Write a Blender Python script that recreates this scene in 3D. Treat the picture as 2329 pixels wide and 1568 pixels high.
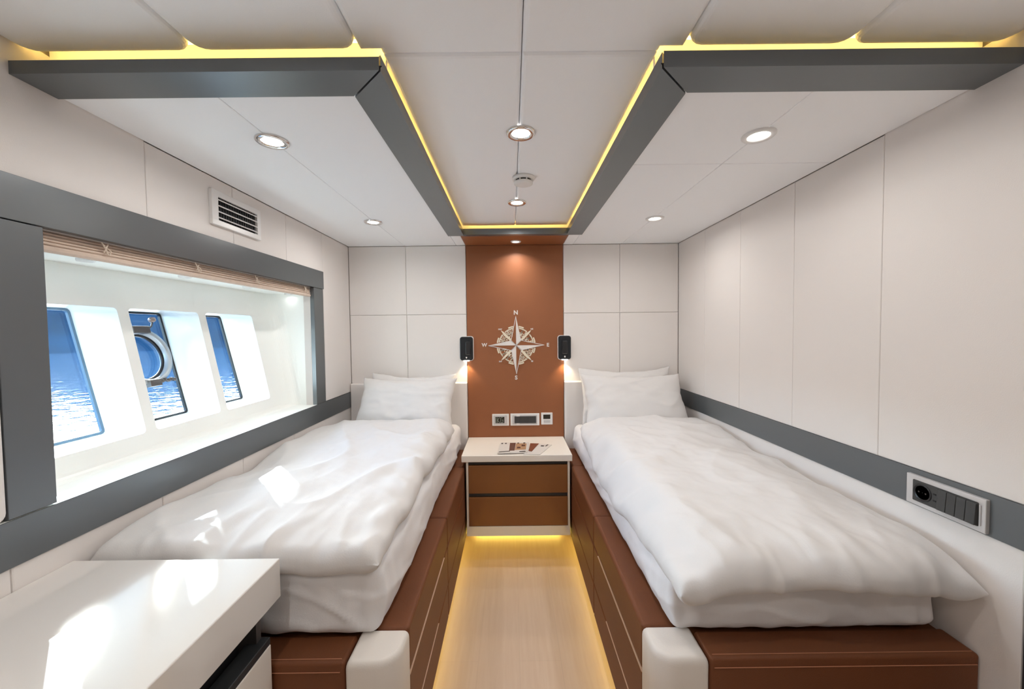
import bpy, bmesh, math, random
from mathutils import Vector, Matrix, noise

random.seed(7)
S = bpy.context.scene
COL = S.collection
for o in list(bpy.data.objects):
    bpy.data.objects.remove(o)

# ------------------------------------------------------------------ camera
CAM = Vector((-0.0217, -2.8326, 1.5215))
cd = bpy.data.cameras.new('camera')
cam = bpy.data.objects.new('camera', cd)
COL.objects.link(cam)
right = Vector((0.99993729, -0.00157183, -0.01108807))
up = Vector((0.01113588, 0.03464669, 0.99933758))
fwd = Vector((0.00118663, 0.99939839, -0.03466202))
m = Matrix.Identity(4)
for i in range(3):
    m[i][0], m[i][1], m[i][2], m[i][3] = right[i], up[i], -fwd[i], CAM[i]
cam.matrix_world = m
cd.sensor_width = 36.0
cd.lens = 880.0 / 2329.0 * 36.0
cd.clip_start = 0.02
cd.clip_end = 1000
S.camera = cam

# ------------------------------------------------------------------ look
S.view_settings.view_transform = 'Standard'
S.view_settings.look = 'None'
S.view_settings.gamma = 1.0
S.view_settings.use_curve_mapping = False
S.view_settings.exposure = 0.53
S.cycles.max_bounces = 14
S.cycles.diffuse_bounces = 8
S.cycles.transparent_max_bounces = 12
S.cycles.caustics_reflective = False
S.cycles.caustics_refractive = False

# ------------------------------------------------------------------ sky and sun
SUN_DIR = Vector((1.0, -0.92, -0.655)).normalized()
w = bpy.data.worlds.new('sky')
S.world = w
w.use_nodes = True
nt = w.node_tree
nt.nodes.clear()
out = nt.nodes.new('ShaderNodeOutputWorld')
bg = nt.nodes.new('ShaderNodeBackground')
sky = nt.nodes.new('ShaderNodeTexSky')
sky.sky_type = 'NISHITA'
sky.sun_disc = False
sky.sun_elevation = math.asin(-SUN_DIR.z)
sky.sun_rotation = math.atan2(-SUN_DIR.x, -SUN_DIR.y)
sky.dust_density = 1.5
sky.air_density = 0.8
sky.ozone_density = 0.5
bg.inputs['Strength'].default_value = 2.2
nt.links.new(sky.outputs[0], bg.inputs[0])
nt.links.new(bg.outputs[0], out.inputs[0])
sl = bpy.data.lights.new('sun', 'SUN')
sl.energy = 16.0
sl.angle = math.radians(0.6)
sl.color = (1.0, 0.96, 0.9)
so = bpy.data.objects.new('sun', sl)
so.rotation_euler = SUN_DIR.to_track_quat('-Z', 'Y').to_euler()
so.location = (-6, 4, 6)
COL.objects.link(so)

LAMP_W = 1.9            # watts of one ceiling downlight
LAMP_COL = (1.0, 0.965, 0.925)
LED_COL = (1.0, 0.66, 0.17)

# ------------------------------------------------------------------ materials
def srgb(r, g, b):
    f = lambda c: (c / 255 / 12.92) if c / 255 <= 0.04045 else ((c / 255 + 0.055) / 1.055) ** 2.4
    return (f(r), f(g), f(b), 1)

def mat(name, col, rough=0.5, metal=0.0, spec=0.5, bump=0.0, bscale=200.0, var=0.0, vscale=6.0,
        coat=0.0, sheen=0.0, stretch=None):
    M = bpy.data.materials.new(name)
    M.use_nodes = True
    n = M.node_tree.nodes
    l = M.node_tree.links
    p = n['Principled BSDF']
    p.inputs['Base Color'].default_value = col if len(col) == 4 else (*col, 1)
    p.inputs['Roughness'].default_value = rough
    p.inputs['Metallic'].default_value = metal
    p.inputs['Specular IOR Level'].default_value = spec
    p.inputs['Coat Weight'].default_value = coat
    p.inputs['Coat Roughness'].default_value = 0.06
    p.inputs['Sheen Weight'].default_value = sheen
    tc = n.new('ShaderNodeTexCoord')
    mp = n.new('ShaderNodeMapping')
    if stretch:
        mp.inputs['Scale'].default_value = stretch
    l.new(tc.outputs['Object'], mp.inputs['Vector'])
    if bump:
        t = n.new('ShaderNodeTexNoise')
        t.inputs['Scale'].default_value = bscale
        t.inputs['Detail'].default_value = 3
        l.new(mp.outputs[0], t.inputs['Vector'])
        b = n.new('ShaderNodeBump')
        b.inputs['Strength'].default_value = bump
        b.inputs['Distance'].default_value = 0.002
        l.new(t.outputs['Fac'], b.inputs['Height'])
        l.new(b.outputs[0], p.inputs['Normal'])
    if var:
        t = n.new('ShaderNodeTexNoise')
        t.inputs['Scale'].default_value = vscale
        t.inputs['Detail'].default_value = 4
        l.new(mp.outputs[0], t.inputs['Vector'])
        hs = n.new('ShaderNodeHueSaturation')
        hs.inputs['Color'].default_value = p.inputs['Base Color'].default_value
        mr = n.new('ShaderNodeMapRange')
        mr.inputs['From Min'].default_value = 0.3
        mr.inputs['From Max'].default_value = 0.7
        mr.inputs['To Min'].default_value = 1 - var
        mr.inputs['To Max'].default_value = 1 + var
        l.new(t.outputs['Fac'], mr.inputs['Value'])
        l.new(mr.outputs[0], hs.inputs['Value'])
        l.new(hs.outputs[0], p.inputs['Base Color'])
    return M

def emit(name, col, strength):
    M = bpy.data.materials.new(name)
    M.use_nodes = True
    n = M.node_tree.nodes
    p = n['Principled BSDF']
    p.inputs['Base Color'].default_value = (*col[:3], 1)
    p.inputs['Emission Color'].default_value = (*col[:3], 1)
    p.inputs['Emission Strength'].default_value = strength
    return M

MT = {}
MT['wall'] = mat('wall_leather', (0.76, 0.725, 0.70), 0.48, bump=0.12, bscale=350, var=0.012, vscale=2)
MT['ceil'] = mat('ceiling_leather', (0.915, 0.93, 0.955), 0.5, bump=0.1, bscale=350)
MT['back'] = mat('wall_backing', (0.60, 0.56, 0.53), 0.8)
MT['cream'] = mat('cream_lacquer', (0.80, 0.76, 0.70), 0.35, bump=0.03, bscale=60)
MT['creamleather'] = mat('cream_leather', (0.78, 0.74, 0.69), 0.5, bump=0.2, bscale=300)
MT['brown'] = mat('tan_leather', (0.275, 0.094, 0.033), 0.5, bump=0.25, bscale=420, var=0.05, vscale=5)
MT['brown2'] = mat('brown_bed_leather', (0.165, 0.055, 0.020), 0.52, spec=0.35, bump=0.3, bscale=380, var=0.06, vscale=5)
MT['drawer'] = mat('brown_drawer_leather', (0.235, 0.090, 0.024), 0.5, bump=0.2, bscale=420, var=0.05, vscale=5)
MT['stitch'] = mat('tan_stitching', (0.46, 0.20, 0.11), 0.7)
MT['pipe'] = mat('pale_piping', (0.66, 0.46, 0.33), 0.5)
MT['grey'] = mat('grey_satin_lacquer', (0.145, 0.158, 0.168), 0.30, metal=0.5, spec=0.6, bump=0.04, bscale=90, stretch=(1, 1, 1))
MT['greydark'] = mat('dark_gap', (0.012, 0.012, 0.014), 0.7)
MT['slate'] = mat('slate_profile', (0.055, 0.06, 0.065), 0.4, metal=0.5)
MT['white'] = mat('white_cotton', (0.67, 0.655, 0.645), 0.8, spec=0.2, bump=0.15, bscale=260, sheen=0.15)
MT['sheet'] = mat('white_sheet', (0.79, 0.785, 0.795), 0.8, spec=0.2, bump=0.15, bscale=260, sheen=0.1)
MT['gelcoat'] = mat('white_gelcoat', (0.90, 0.915, 0.89), 0.3, spec=0.5)
MT['gloss'] = mat('glossy_white_top', (0.72, 0.695, 0.665), 0.14, spec=0.5, coat=0.4)
MT['black'] = mat('black_plastic', (0.012, 0.012, 0.014), 0.35)
MT['lamp'] = mat('anthracite_metal', (0.03, 0.033, 0.037), 0.35, metal=0.6)
MT['plate'] = mat('white_plate', (0.78, 0.77, 0.76), 0.3)
MT['silver'] = mat('silver_plate', (0.60, 0.59, 0.59), 0.3, metal=0.3)
MT['char'] = mat('charcoal_insert', (0.045, 0.045, 0.045), 0.45)
MT['screen'] = mat('dark_screen', (0.03, 0.028, 0.022), 0.2)
MT['lcd'] = mat('lcd_digits', (0.28, 0.30, 0.25), 0.5)
MT['chrome'] = mat('chrome', (0.75, 0.74, 0.73), 0.12, metal=1.0)
MT['steel'] = mat('porthole_alloy', (0.42, 0.44, 0.46), 0.35, metal=0.5)
MT['steelblue'] = mat('grey_blue_seal', (0.10, 0.17, 0.25), 0.4)
MT['bronze'] = mat('dark_latch_metal', (0.12, 0.105, 0.10), 0.4, metal=0.6)
MT['brass'] = mat('latch_knob_metal', (0.35, 0.25, 0.21), 0.4, metal=0.5)
MT['blind'] = mat('beige_blind_fabric', (0.64, 0.52, 0.43), 0.8, bump=0.4, bscale=500, var=0.06, vscale=40)
MT['cord'] = mat('cream_cord', (0.68, 0.57, 0.47), 0.8)
MT['compass'] = mat('pale_compass_inlay', (0.74, 0.70, 0.67), 0.35)
MT['compass2'] = mat('cream_compass_lines', (0.76, 0.68, 0.54), 0.4)
MT['paper'] = mat('magazine_paper', (0.66, 0.63, 0.60), 0.3)
MT['ink1'] = mat('magazine_brown', (0.10, 0.035, 0.02), 0.3)
MT['ink2'] = mat('magazine_sand', (0.42, 0.25, 0.14), 0.3)
MT['ink3'] = mat('magazine_black', (0.015, 0.014, 0.014), 0.3)
MT['ink4'] = mat('magazine_rust', (0.18, 0.05, 0.02), 0.3)
MT['lens'] = emit('lamp_lens', (1.0, 0.95, 0.88), 6.0)
MT['led'] = emit('led_strip_glow', LED_COL, 6.5)
MT['lednight'] = emit('led_nightstand_glow', (1.0, 0.76, 0.16), 7.0)
MT['ledfloor'] = emit('led_floor_glow', (1.0, 0.74, 0.14), 4.0)

# floor: pale laminate boards, colour only
def floor_material():
    M = mat('pale_laminate', (0.56, 0.45, 0.34), 0.4)
    n = M.node_tree.nodes
    l = M.node_tree.links
    p = n['Principled BSDF']
    tc = n.new('ShaderNodeTexCoord')
    mp = n.new('ShaderNodeMapping')
    mp.inputs['Rotation'].default_value = (0, 0, math.pi / 2)
    l.new(tc.outputs['Object'], mp.inputs['Vector'])
    br = n.new('ShaderNodeTexBrick')
    br.inputs['Color1'].default_value = (0.72, 0.575, 0.455, 1)
    br.inputs['Color2'].default_value = (0.69, 0.55, 0.435, 1)
    br.inputs['Mortar'].default_value = (0.66, 0.525, 0.415, 1)
    br.inputs['Scale'].default_value = 1.0
    br.inputs['Mortar Size'].default_value = 0.0015
    br.inputs['Brick Width'].default_value = 1.4
    br.inputs['Row Height'].default_value = 0.19
    l.new(mp.outputs[0], br.inputs['Vector'])
    mp2 = n.new('ShaderNodeMapping')
    mp2.inputs['Scale'].default_value = (30, 2.0, 1)
    l.new(tc.outputs['Object'], mp2.inputs['Vector'])
    t = n.new('ShaderNodeTexNoise')
    t.inputs['Scale'].default_value = 2.0
    t.inputs['Detail'].default_value = 5
    l.new(mp2.outputs[0], t.inputs['Vector'])
    mx = n.new('ShaderNodeMix')
    mx.data_type = 'RGBA'
    mx.blend_type = 'SOFT_LIGHT'
    mx.inputs[0].default_value = 0.25
    l.new(br.outputs['Color'], mx.inputs[6])
    l.new(t.outputs['Fac'], mx.inputs[7])
    l.new(mx.outputs[2], p.inputs['Base Color'])
    return M
MT['floor'] = floor_material()

def glass_material():
    M = bpy.data.materials.new('tinted_window_glass')
    M.use_nodes = True
    n = M.node_tree.nodes
    l = M.node_tree.links
    n.clear()
    o = n.new('ShaderNodeOutputMaterial')
    tr = n.new('ShaderNodeBsdfTransparent')
    tr.inputs['Color'].default_value = (0.82, 0.92, 0.98, 1)
    gl = n.new('ShaderNodeBsdfGlossy')
    gl.inputs['Roughness'].default_value = 0.02
    mx = n.new('ShaderNodeMixShader')
    mx.inputs[0].default_value = 0.05
    l.new(tr.outputs[0], mx.inputs[1])
    l.new(gl.outputs[0], mx.inputs[2])
    l.new(mx.outputs[0], o.inputs[0])
    return M
MT['glass'] = glass_material()

def water_material():
    M = bpy.data.materials.new('sea_water')
    M.use_nodes = True
    n = M.node_tree.nodes
    l = M.node_tree.links
    p = n['Principled BSDF']
    p.inputs['Base Color'].default_value = (0.008, 0.04, 0.08, 1)
    p.inputs['Roughness'].default_value = 0.06
    p.inputs['IOR'].default_value = 1.16
    tc = n.new('ShaderNodeTexCoord')
    mp = n.new('ShaderNodeMapping')
    l.new(tc.outputs['Object'], mp.inputs['Vector'])
    t = n.new('ShaderNodeTexNoise')
    t.inputs['Scale'].default_value = 1.3
    t.inputs['Detail'].default_value = 2
    t.inputs['Roughness'].default_value = 0.6
    l.new(mp.outputs[0], t.inputs['Vector'])
    b = n.new('ShaderNodeBump')
    b.inputs['Strength'].default_value = 1.0
    b.inputs['Distance'].default_value = 0.026
    l.new(t.outputs['Fac'], b.inputs['Height'])
    l.new(b.outputs[0], p.inputs['Normal'])
    return M
MT['water'] = water_material()
MT['hill'] = mat('hazy_blue_hillside', (0.010, 0.026, 0.042), 1.0, spec=0.0, var=0.3, vscale=0.15)

# ------------------------------------------------------------------ helpers
def tag(o, label=None, cat=None, group=None, kind=None):
    if label: o['label'] = label
    if cat: o['category'] = cat
    if group: o['group'] = group
    if kind: o['kind'] = kind
    return o

def root_loc(parent):
    v = Vector((0, 0, 0))
    while parent is not None:
        v += parent.location
        parent = parent.parent
    return v

def empty(name, loc):
    o = bpy.data.objects.new(name, None)
    o.empty_display_size = 0.05
    o.location = loc
    COL.objects.link(o)
    return o

class G:
    """mesh collector in world coordinates"""
    def __init__(s):
        s.v = []
        s.f = []
    def add(s, vs, fs):
        k = len(s.v)
        s.v += [Vector(p) for p in vs]
        s.f += [tuple(i + k for i in f) for f in fs]
        return s
    def box(s, x0, x1, y0, y1, z0, z1, b=0.0, seg=2):
        if b <= 0:
            return s.add([(x0, y0, z0), (x1, y0, z0), (x1, y1, z0), (x0, y1, z0),
                          (x0, y0, z1), (x1, y0, z1), (x1, y1, z1), (x0, y1, z1)],
                         [(0, 3, 2, 1), (4, 5, 6, 7), (0, 1, 5, 4), (1, 2, 6, 5), (2, 3, 7, 6), (3, 0, 4, 7)])
        return s.rbox((x0, y0, z0), (x1, y1, z1), b, seg)
    def rbox(s, lo, hi, b, seg=2, cuts=(0, 0, 0), disp=None):
        axes = []
        for k in range(3):
            L = hi[k] - lo[k]
            arc = [b * (1 - math.tan(math.pi / 4 * (1 - i / seg))) for i in range(seg + 1)]
            c = [lo[k] + t for t in arc]
            for i in range(1, cuts[k] + 1):
                c.append(lo[k] + b + (L - 2 * b) * i / (cuts[k] + 1))
            c += [hi[k] - t for t in reversed(arc)]
            axes.append(c)
        idx = {}
        vs = []
        def vid(i, j, k):
            key = (i, j, k)
            if key not in idx:
                p = Vector((axes[0][i], axes[1][j], axes[2][k]))
                q = Vector([min(max(p[a], lo[a] + b), hi[a] - b) for a in range(3)])
                d = p - q
                nrm = d.normalized()
                p = q + nrm * b
                if disp:
                    p = disp(p, nrm)
                idx[key] = len(vs)
                vs.append(p)
            return idx[key]
        nx, ny, nz = (len(a) - 1 for a in axes)
        fs = []
        for i in range(nx):
            for j in range(ny):
                fs.append((vid(i, j, 0), vid(i, j + 1, 0), vid(i + 1, j + 1, 0), vid(i + 1, j, 0)))
                fs.append((vid(i, j, nz), vid(i + 1, j, nz), vid(i + 1, j + 1, nz), vid(i, j + 1, nz)))
        for i in range(nx):
            for k in range(nz):
                fs.append((vid(i, 0, k), vid(i + 1, 0, k), vid(i + 1, 0, k + 1), vid(i, 0, k + 1)))
                fs.append((vid(i, ny, k), vid(i, ny, k + 1), vid(i + 1, ny, k + 1), vid(i + 1, ny, k)))
        for j in range(ny):
            for k in range(nz):
                fs.append((vid(0, j, k), vid(0, j, k + 1), vid(0, j + 1, k + 1), vid(0, j + 1, k)))
                fs.append((vid(nx, j, k), vid(nx, j + 1, k), vid(nx, j + 1, k + 1), vid(nx, j, k + 1)))
        return s.add(vs, fs)
    def panel(s, frame, u0, u1, v0, v1, w0, w1, rc=0.0, bev=0.003, seg=2, nc=4):
        """rounded rectangular plate. frame=(U,V,W): unit axes, w measured along W; w0 back, w1 face"""
        U, V, Wd = frame
        def outline(ins, h):
            r = max(rc - ins, 0.0008)
            a0, a1, b0, b1 = u0 + ins, u1 - ins, v0 + ins, v1 - ins
            pts = []
            for (cx, cy, st) in ((a1 - r, b1 - r, 0), (a0 + r, b1 - r, 90), (a0 + r, b0 + r, 180), (a1 - r, b0 + r, 270)):
                for i in range(nc + 1):
                    t = math.radians(st + 90 * i / nc)
                    pts.append((cx + r * math.cos(t), cy + r * math.sin(t)))
            return [U * p[0] + V * p[1] + Wd * h for p in pts]
        sg = 1 if w1 > w0 else -1
        loops = [outline(0, w0)]
        for i in range(seg + 1):
            t = math.pi / 2 * i / seg
            loops.append(outline(bev * (1 - math.cos(t)), w1 - sg * bev * (1 - math.sin(t))))
        n = len(loops[0])
        vs = [p for L in loops for p in L]
        fs = []
        for k in range(len(loops) - 1):
            for i in range(n):
                j = (i + 1) % n
                fs.append((k * n + i, k * n + j, (k + 1) * n + j, (k + 1) * n + i))
        fs.append(tuple((len(loops) - 1) * n + i for i in range(n)))
        fs.append(tuple(reversed(range(n))))
        return s.add(vs, fs)
    def lathe(s, prof, c, axis=Vector((0, 0, 1)), n=28, cap=True):
        axis = Vector(axis).normalized()
        a = axis.orthogonal().normalized()
        b = axis.cross(a)
        c = Vector(c)
        vs = []
        for (r, h) in prof:
            for i in range(n):
                t = 2 * math.pi * i / n
                vs.append(c + axis * h + a * (r * math.cos(t)) + b * (r * math.sin(t)))
        fs = []
        for k in range(len(prof) - 1):
            for i in range(n):
                j = (i + 1) % n
                fs.append((k * n + i, k * n + j, (k + 1) * n + j, (k + 1) * n + i))
        if cap:
            fs.append(tuple(reversed(range(n))))
            fs.append(tuple((len(prof) - 1) * n + i for i in range(n)))
        return s.add(vs, fs)
    def tube(s, pts, r, n=8):
        pts = [Vector(p) for p in pts]
        vs = []
        prev = None
        for i, p in enumerate(pts):
            d = (pts[min(i + 1, len(pts) - 1)] - pts[max(i - 1, 0)]).normalized()
            if prev is None:
                a = d.orthogonal().normalized()
            else:
                a = (prev - d * prev.dot(d)).normalized()
            prev = a
            b = d.cross(a)
            rr = r[i] if isinstance(r, (list, tuple)) else r
            for k in range(n):
                t = 2 * math.pi * k / n
                vs.append(p + a * (rr * math.cos(t)) + b * (rr * math.sin(t)))
        fs = []
        for i in range(len(pts) - 1):
            for k in range(n):
                j = (k + 1) % n
                fs.append((i * n + k, i * n + j, (i + 1) * n + j, (i + 1) * n + k))
        fs.append(tuple(reversed(range(n))))
        fs.append(tuple((len(pts) - 1) * n + k for k in range(n)))
        return s.add(vs, fs)
    def prism(s, poly, frame, w0, w1):
        U, V, Wd = frame
        n = len(poly)
        vs = [U * p[0] + V * p[1] + Wd * w0 for p in poly] + [U * p[0] + V * p[1] + Wd * w1 for p in poly]
        fs = [tuple(range(n))[::-1], tuple(range(n, 2 * n))]
        for i in range(n):
            j = (i + 1) % n
            fs.append((i, j, n + j, n + i))
        return s.add(vs, fs)
    def xform(s, M):
        s.v = [M @ p for p in s.v]
        return s
    def build(s, name, material, parent=None, loc=None, smooth=False, kind=None):
        if parent is not None:
            off = root_loc(parent)
            loc_l = Vector((0, 0, 0))
        else:
            if loc is None:
                mn = Vector([min(p[k] for p in s.v) for k in range(3)])
                mx = Vector([max(p[k] for p in s.v) for k in range(3)])
                loc = Vector(((mn.x + mx.x) / 2, (mn.y + mx.y) / 2, mn.z))
            off = Vector(loc)
            loc_l = off
        me = bpy.data.meshes.new(name)
        me.from_pydata([tuple(p - off) for p in s.v], [], s.f)
        bm = bmesh.new()
        bm.from_mesh(me)
        bmesh.ops.recalc_face_normals(bm, faces=bm.faces)
        bm.to_mesh(me)
        bm.free()
        if smooth:
            me.polygons.foreach_set('use_smooth', [True] * len(me.polygons))
        me.materials.append(MT[material] if isinstance(material, str) else material)
        me.update()
        o = bpy.data.objects.new(name, me)
        o.location = loc_l
        if parent is not None:
            o.parent = parent
        COL.objects.link(o)
        if kind:
            o['kind'] = kind
        return o

X, Y, Z = Vector((1, 0, 0)), Vector((0, 1, 0)), Vector((0, 0, 1))
F_LEFT = (Y, Z, X)        # plate on the left wall, face looks +x
F_RIGHT = (Y, Z, X)       # on the right wall use w1 < w0
F_BACK = (X, Z, Y)        # on the back wall, face looks -y (w1 < w0)
F_CEIL = (X, Y, Z)        # on ceilings, face looks down (w1 < w0)

XL, XR, ZC, ZU = -1.2, 1.2, 2.147, 2.215
YF = -3.75                # wall behind the camera
XC = 0.012                # centre line of the cabin
GAP = 0.0006

# ------------------------------------------------------------------ the setting
G().box(-1.6, 1.6, YF - 0.1, 0.1, -0.06, 0.0).build('floor', 'floor', kind='structure', loc=(0, -1.8, 0))

# back wall
wb = G().box(-1.3, 1.3, 0.02, 0.10, 0.0, 2.4).build('wall_back', 'back', kind='structure', loc=(0, 0, 0))
PXL, PXR = -0.348, 0.360   # tan leather panel
for (a, b) in ((XL, -0.785), (-0.785, PXL), (PXR, 0.772), (0.772, XR)):
    for (c, d) in ((1.15, 1.648), (1.648, ZC)):
        G().panel(F_BACK, a + GAP, b - GAP, c + GAP, d - GAP, 0.02, 0.0, 0.002, 0.004).build('panel', 'wall', wb)
lp = G().panel(F_BACK, PXL + 0.002, PXR - 0.002, 0.60, ZC - 0.002, 0.02, -0.004, 0.002, 0.003).build('leather_panel', 'brown', wb)
lp['label'] = 'tan leather centre panel'

# wall behind the camera
wf = G().box(-1.3, 1.3, YF - 0.08, YF, 0.0, 2.4).build('wall_front', 'wall', kind='structure', loc=(0, YF, 0))

# right wall
wr = G().box(XR + 0.02, XR + 0.1, YF, 0.1, 0.0, 2.4).build('wall_right', 'back', kind='structure', loc=(XR, 0, 0))
SE = [0.0, -0.385, -0.762, -1.155, -1.552, -1.945, -2.345, -2.75, -3.15, YF]
ZB0, ZB1 = 0.982, 1.091
for i in range(len(SE) - 1):
    top = ZC if SE[i + 1] > -1.9 else 2.24
    y0, y1 = SE[i + 1], SE[i]
    if i == 4:
        G().panel(F_RIGHT, y0 + GAP, y1 - GAP, ZB1, 2.24, XR + 0.02, XR, 0.002, 0.003).build('panel', 'wall', wr)
    else:
        G().panel(F_RIGHT, y0 + GAP, y1 - GAP, ZB1, top, XR + 0.02, XR, 0.002, 0.003).build('panel', 'wall', wr)
G().panel(F_RIGHT, -1.928, 0.0, 0.0, ZB0, XR + 0.02, XR, 0.002, 0.003).build('panel', 'wall', wr)
G().panel(F_RIGHT, YF, -1.932, 0.0, ZB0, XR + 0.02, XR - 0.004, 0.002, 0.003).build('dark_panel', 'slate', wr)
G().box(XR - 0.004, XR + 0.02, YF, 0.0, ZB0, ZB1).build('trim_right', 'grey', kind='structure', loc=(XR, -1.8, ZB0))

# left wall with the window opening
WY0, WY1, WZ0, WZ1 = -1.849, -0.515, 1.090, 1.795   # opening
g = G()
g.box(XL - 0.06, XL - 0.02, YF, 0.1, 0.0, WZ0)
g.box(XL - 0.06, XL - 0.02, YF, 0.1, WZ1, 2.4)
g.box(XL - 0.06, XL - 0.02, YF, WY0, WZ0, WZ1)
g.box(XL - 0.06, XL - 0.02, WY1, 0.1, WZ0, WZ1)
wl = g.build('wall_left', 'back', kind='structure', loc=(XL, 0, 0))
SL = [-0.39, -0.78, -1.168, -1.56, -1.95, -2.35, -2.75, -3.15, YF]
for i in range(len(SL) - 1):
    top = ZC if i < 3 else 2.24
    G().panel(F_LEFT, SL[i + 1] + GAP, SL[i] - GAP, 1.903, top, XL - 0.02, XL, 0.002, 0.003).build('panel', 'wall', wl)
G().panel(F_LEFT, -0.39 + GAP, 0.0, ZB1, ZC, XL - 0.02, XL, 0.002, 0.003).build('panel', 'wall', wl)
for (a, b) in ((-0.76, 0.0), (-1.157, -0.76), (-1.548, -1.157), (-1.943, -1.548), (-2.35, -1.943), (YF, -2.35)):
    G().panel(F_LEFT, a + GAP, b - GAP, 0.0, 0.980, XL - 0.02, XL, 0.002, 0.004).build('panel', 'wall', wl)
G().panel(F_LEFT, YF, -1.948, 1.093, 1.80, XL - 0.02, XL + 0.006, 0.02, 0.006).build('panel', 'wall', wl)
G().box(XL - 0.02, XL + 0.004, YF, 0.0, 0.980, 1.090).build('trim_left', 'grey', kind='structure', loc=(XL, -1.8, 0.98))

# window surround and recess
w1 = empty('window_1', (XL, (WY0 + WY1) / 2, WZ0))
tag(w1, kind='structure')
G().box(XL - 0.02, XL + 0.006, YF, -0.395, 1.797, 1.905, 0.001, 1).build('frame_rail', 'grey', w1)
G().box(XL - 0.02, XL + 0.004, -1.945, WY0, 1.0935, 1.7945, 0.001, 1).build('frame_stile', 'grey', w1)
G().box(XL - 0.02, XL + 0.004, WY1, -0.405, 1.091, 1.7945, 0.001, 1).build('frame_stile', 'grey', w1)

def XI(z): return -1.360 - 0.197 * (z - 1.165)     # inclined inner liner
def XP(z): return -1.520 - 0.241 * (z - 1.165)     # inclined panes
PN = Vector((1, 0, 0.241)).normalized()             # pane normal, into the cabin
PT = Vector((-0.241, 0, 1)).normalized()            # up along the pane
RZ1, RY0, RY1 = 1.76, -2.0, -0.49
OZ0, OZ1 = 1.165, 1.622    # porthole openings
OPEN = [(-1.427 + 0.3635 * k - 0.322, -1.427 + 0.3635 * k) for k in range(3)]
def rrect_yz(y0, y1, z0, z1, r, n=3):
    P = []
    for (cy, cz, st) in ((y1 - r, z1 - r, 0), (y0 + r, z1 - r, 90), (y0 + r, z0 + r, 180), (y1 - r, z0 + r, 270)):
        for i in range(n + 1):
            t = math.radians(st + 90 * i / n)
            P.append((cy + r * math.cos(t), cz + r * math.sin(t)))
    return P
quads = [rrect_yz(a, b, OZ0, OZ1, 0.014) for (a, b) in OPEN]
AR = 0.07                  # rounding of the far end
YA = RY1 - AR
ZLO = WZ0 + 0.03
bm = bmesh.new()
def ring(pts):
    return [bm.verts.new((0, p[0], p[1])) for p in pts]
def edges_of(vs):
    return [bm.edges.new((vs[i], vs[(i + 1) % len(vs)])) for i in range(len(vs))]
es = edges_of(ring([(RY0, ZLO), (YA, ZLO), (YA, RZ1), (RY0, RZ1)]))
for q in quads:
    es += edges_of(ring(q))
bmesh.ops.triangle_fill(bm, use_beauty=True, edges=es)
kill = []
for f_ in bm.faces:
    ce = f_.calc_center_median()
    if any(a < ce.y < b and OZ0 < ce.z < OZ1 for (a, b) in OPEN):
        kill.append(f_)
bmesh.ops.delete(bm, geom=kill, context='FACES')
bm.verts.index_update()
g = G()
g.add([(XI(v.co.z), v.co.y, v.co.z) for v in bm.verts], [tuple(v.index for v in f_.verts) for f_ in bm.faces])
bm.free()
for q in quads:
    n_ = len(q)
    g.add([(XI(p[1]), p[0], p[1]) for p in q] + [(XP(p[1]), p[0], p[1]) for p in q],
          [(i, (i + 1) % n_, n_ + (i + 1) % n_, n_ + i) for i in range(n_)])
def strip(pts_a, pts_b):
    n_ = len(pts_a)
    g.add(list(pts_a) + list(pts_b), [(i, i + 1, n_ + i + 1, n_ + i) for i in range(n_ - 1)])
XF = XL - 0.062            # where the recess top ends, leaving a pocket for the blind
arc = [(AR * (1 - math.cos(t)), YA + AR * math.sin(t)) for t in [math.pi / 2 * i / 10 for i in range(11)]]
strip([(XI(WZ0) + p[0], p[1], WZ0) for p in arc] + [(XL - 0.02, RY1, WZ0)],
      [(XI(RZ1) + p[0], p[1], RZ1) for p in arc] + [(XL - 0.02, RY1, RZ1)])
fil = [(XI(ZLO) + 0.03 * (1 - math.sin(t)), WZ0 + 0.03 * (1 - math.cos(t))) for t in [math.pi / 2 * (1 - i / 6) for i in range(7)]]
fil.append((XL + 0.0035, WZ0 + 0.0012))
strip([(p[0], RY0, p[1]) for p in fil], [(p[0], RY1, p[1]) for p in fil])
g.add([(XI(RZ1), RY0, RZ1), (XI(RZ1), RY1, RZ1), (XF, RY1, RZ1), (XF, RY0, RZ1)], [(0, 1, 2, 3)])
g.add([(XF, RY0, RZ1), (XF, RY1, RZ1), (XF, RY1, 1.82), (XF, RY0, 1.82)], [(0, 1, 2, 3)])
g.add([(XF, RY1, RZ1), (XL - 0.02, RY1, RZ1), (XL - 0.02, RY1, 1.82), (XF, RY1, 1.82)], [(0, 1, 2, 3)])
g.add([(XI(WZ0), RY0, WZ0), (XL - 0.02, RY0, WZ0), (XL - 0.02, RY0, 1.82), (XI(RZ1), RY0, 1.82)], [(0, 1, 2, 3)])
g.box(XI(RZ1) - 0.03, XF, RY0, RY1, RZ1 + 0.02, RZ1 + 0.05)
g.build('recess_liner', 'gelcoat', w1)
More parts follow.
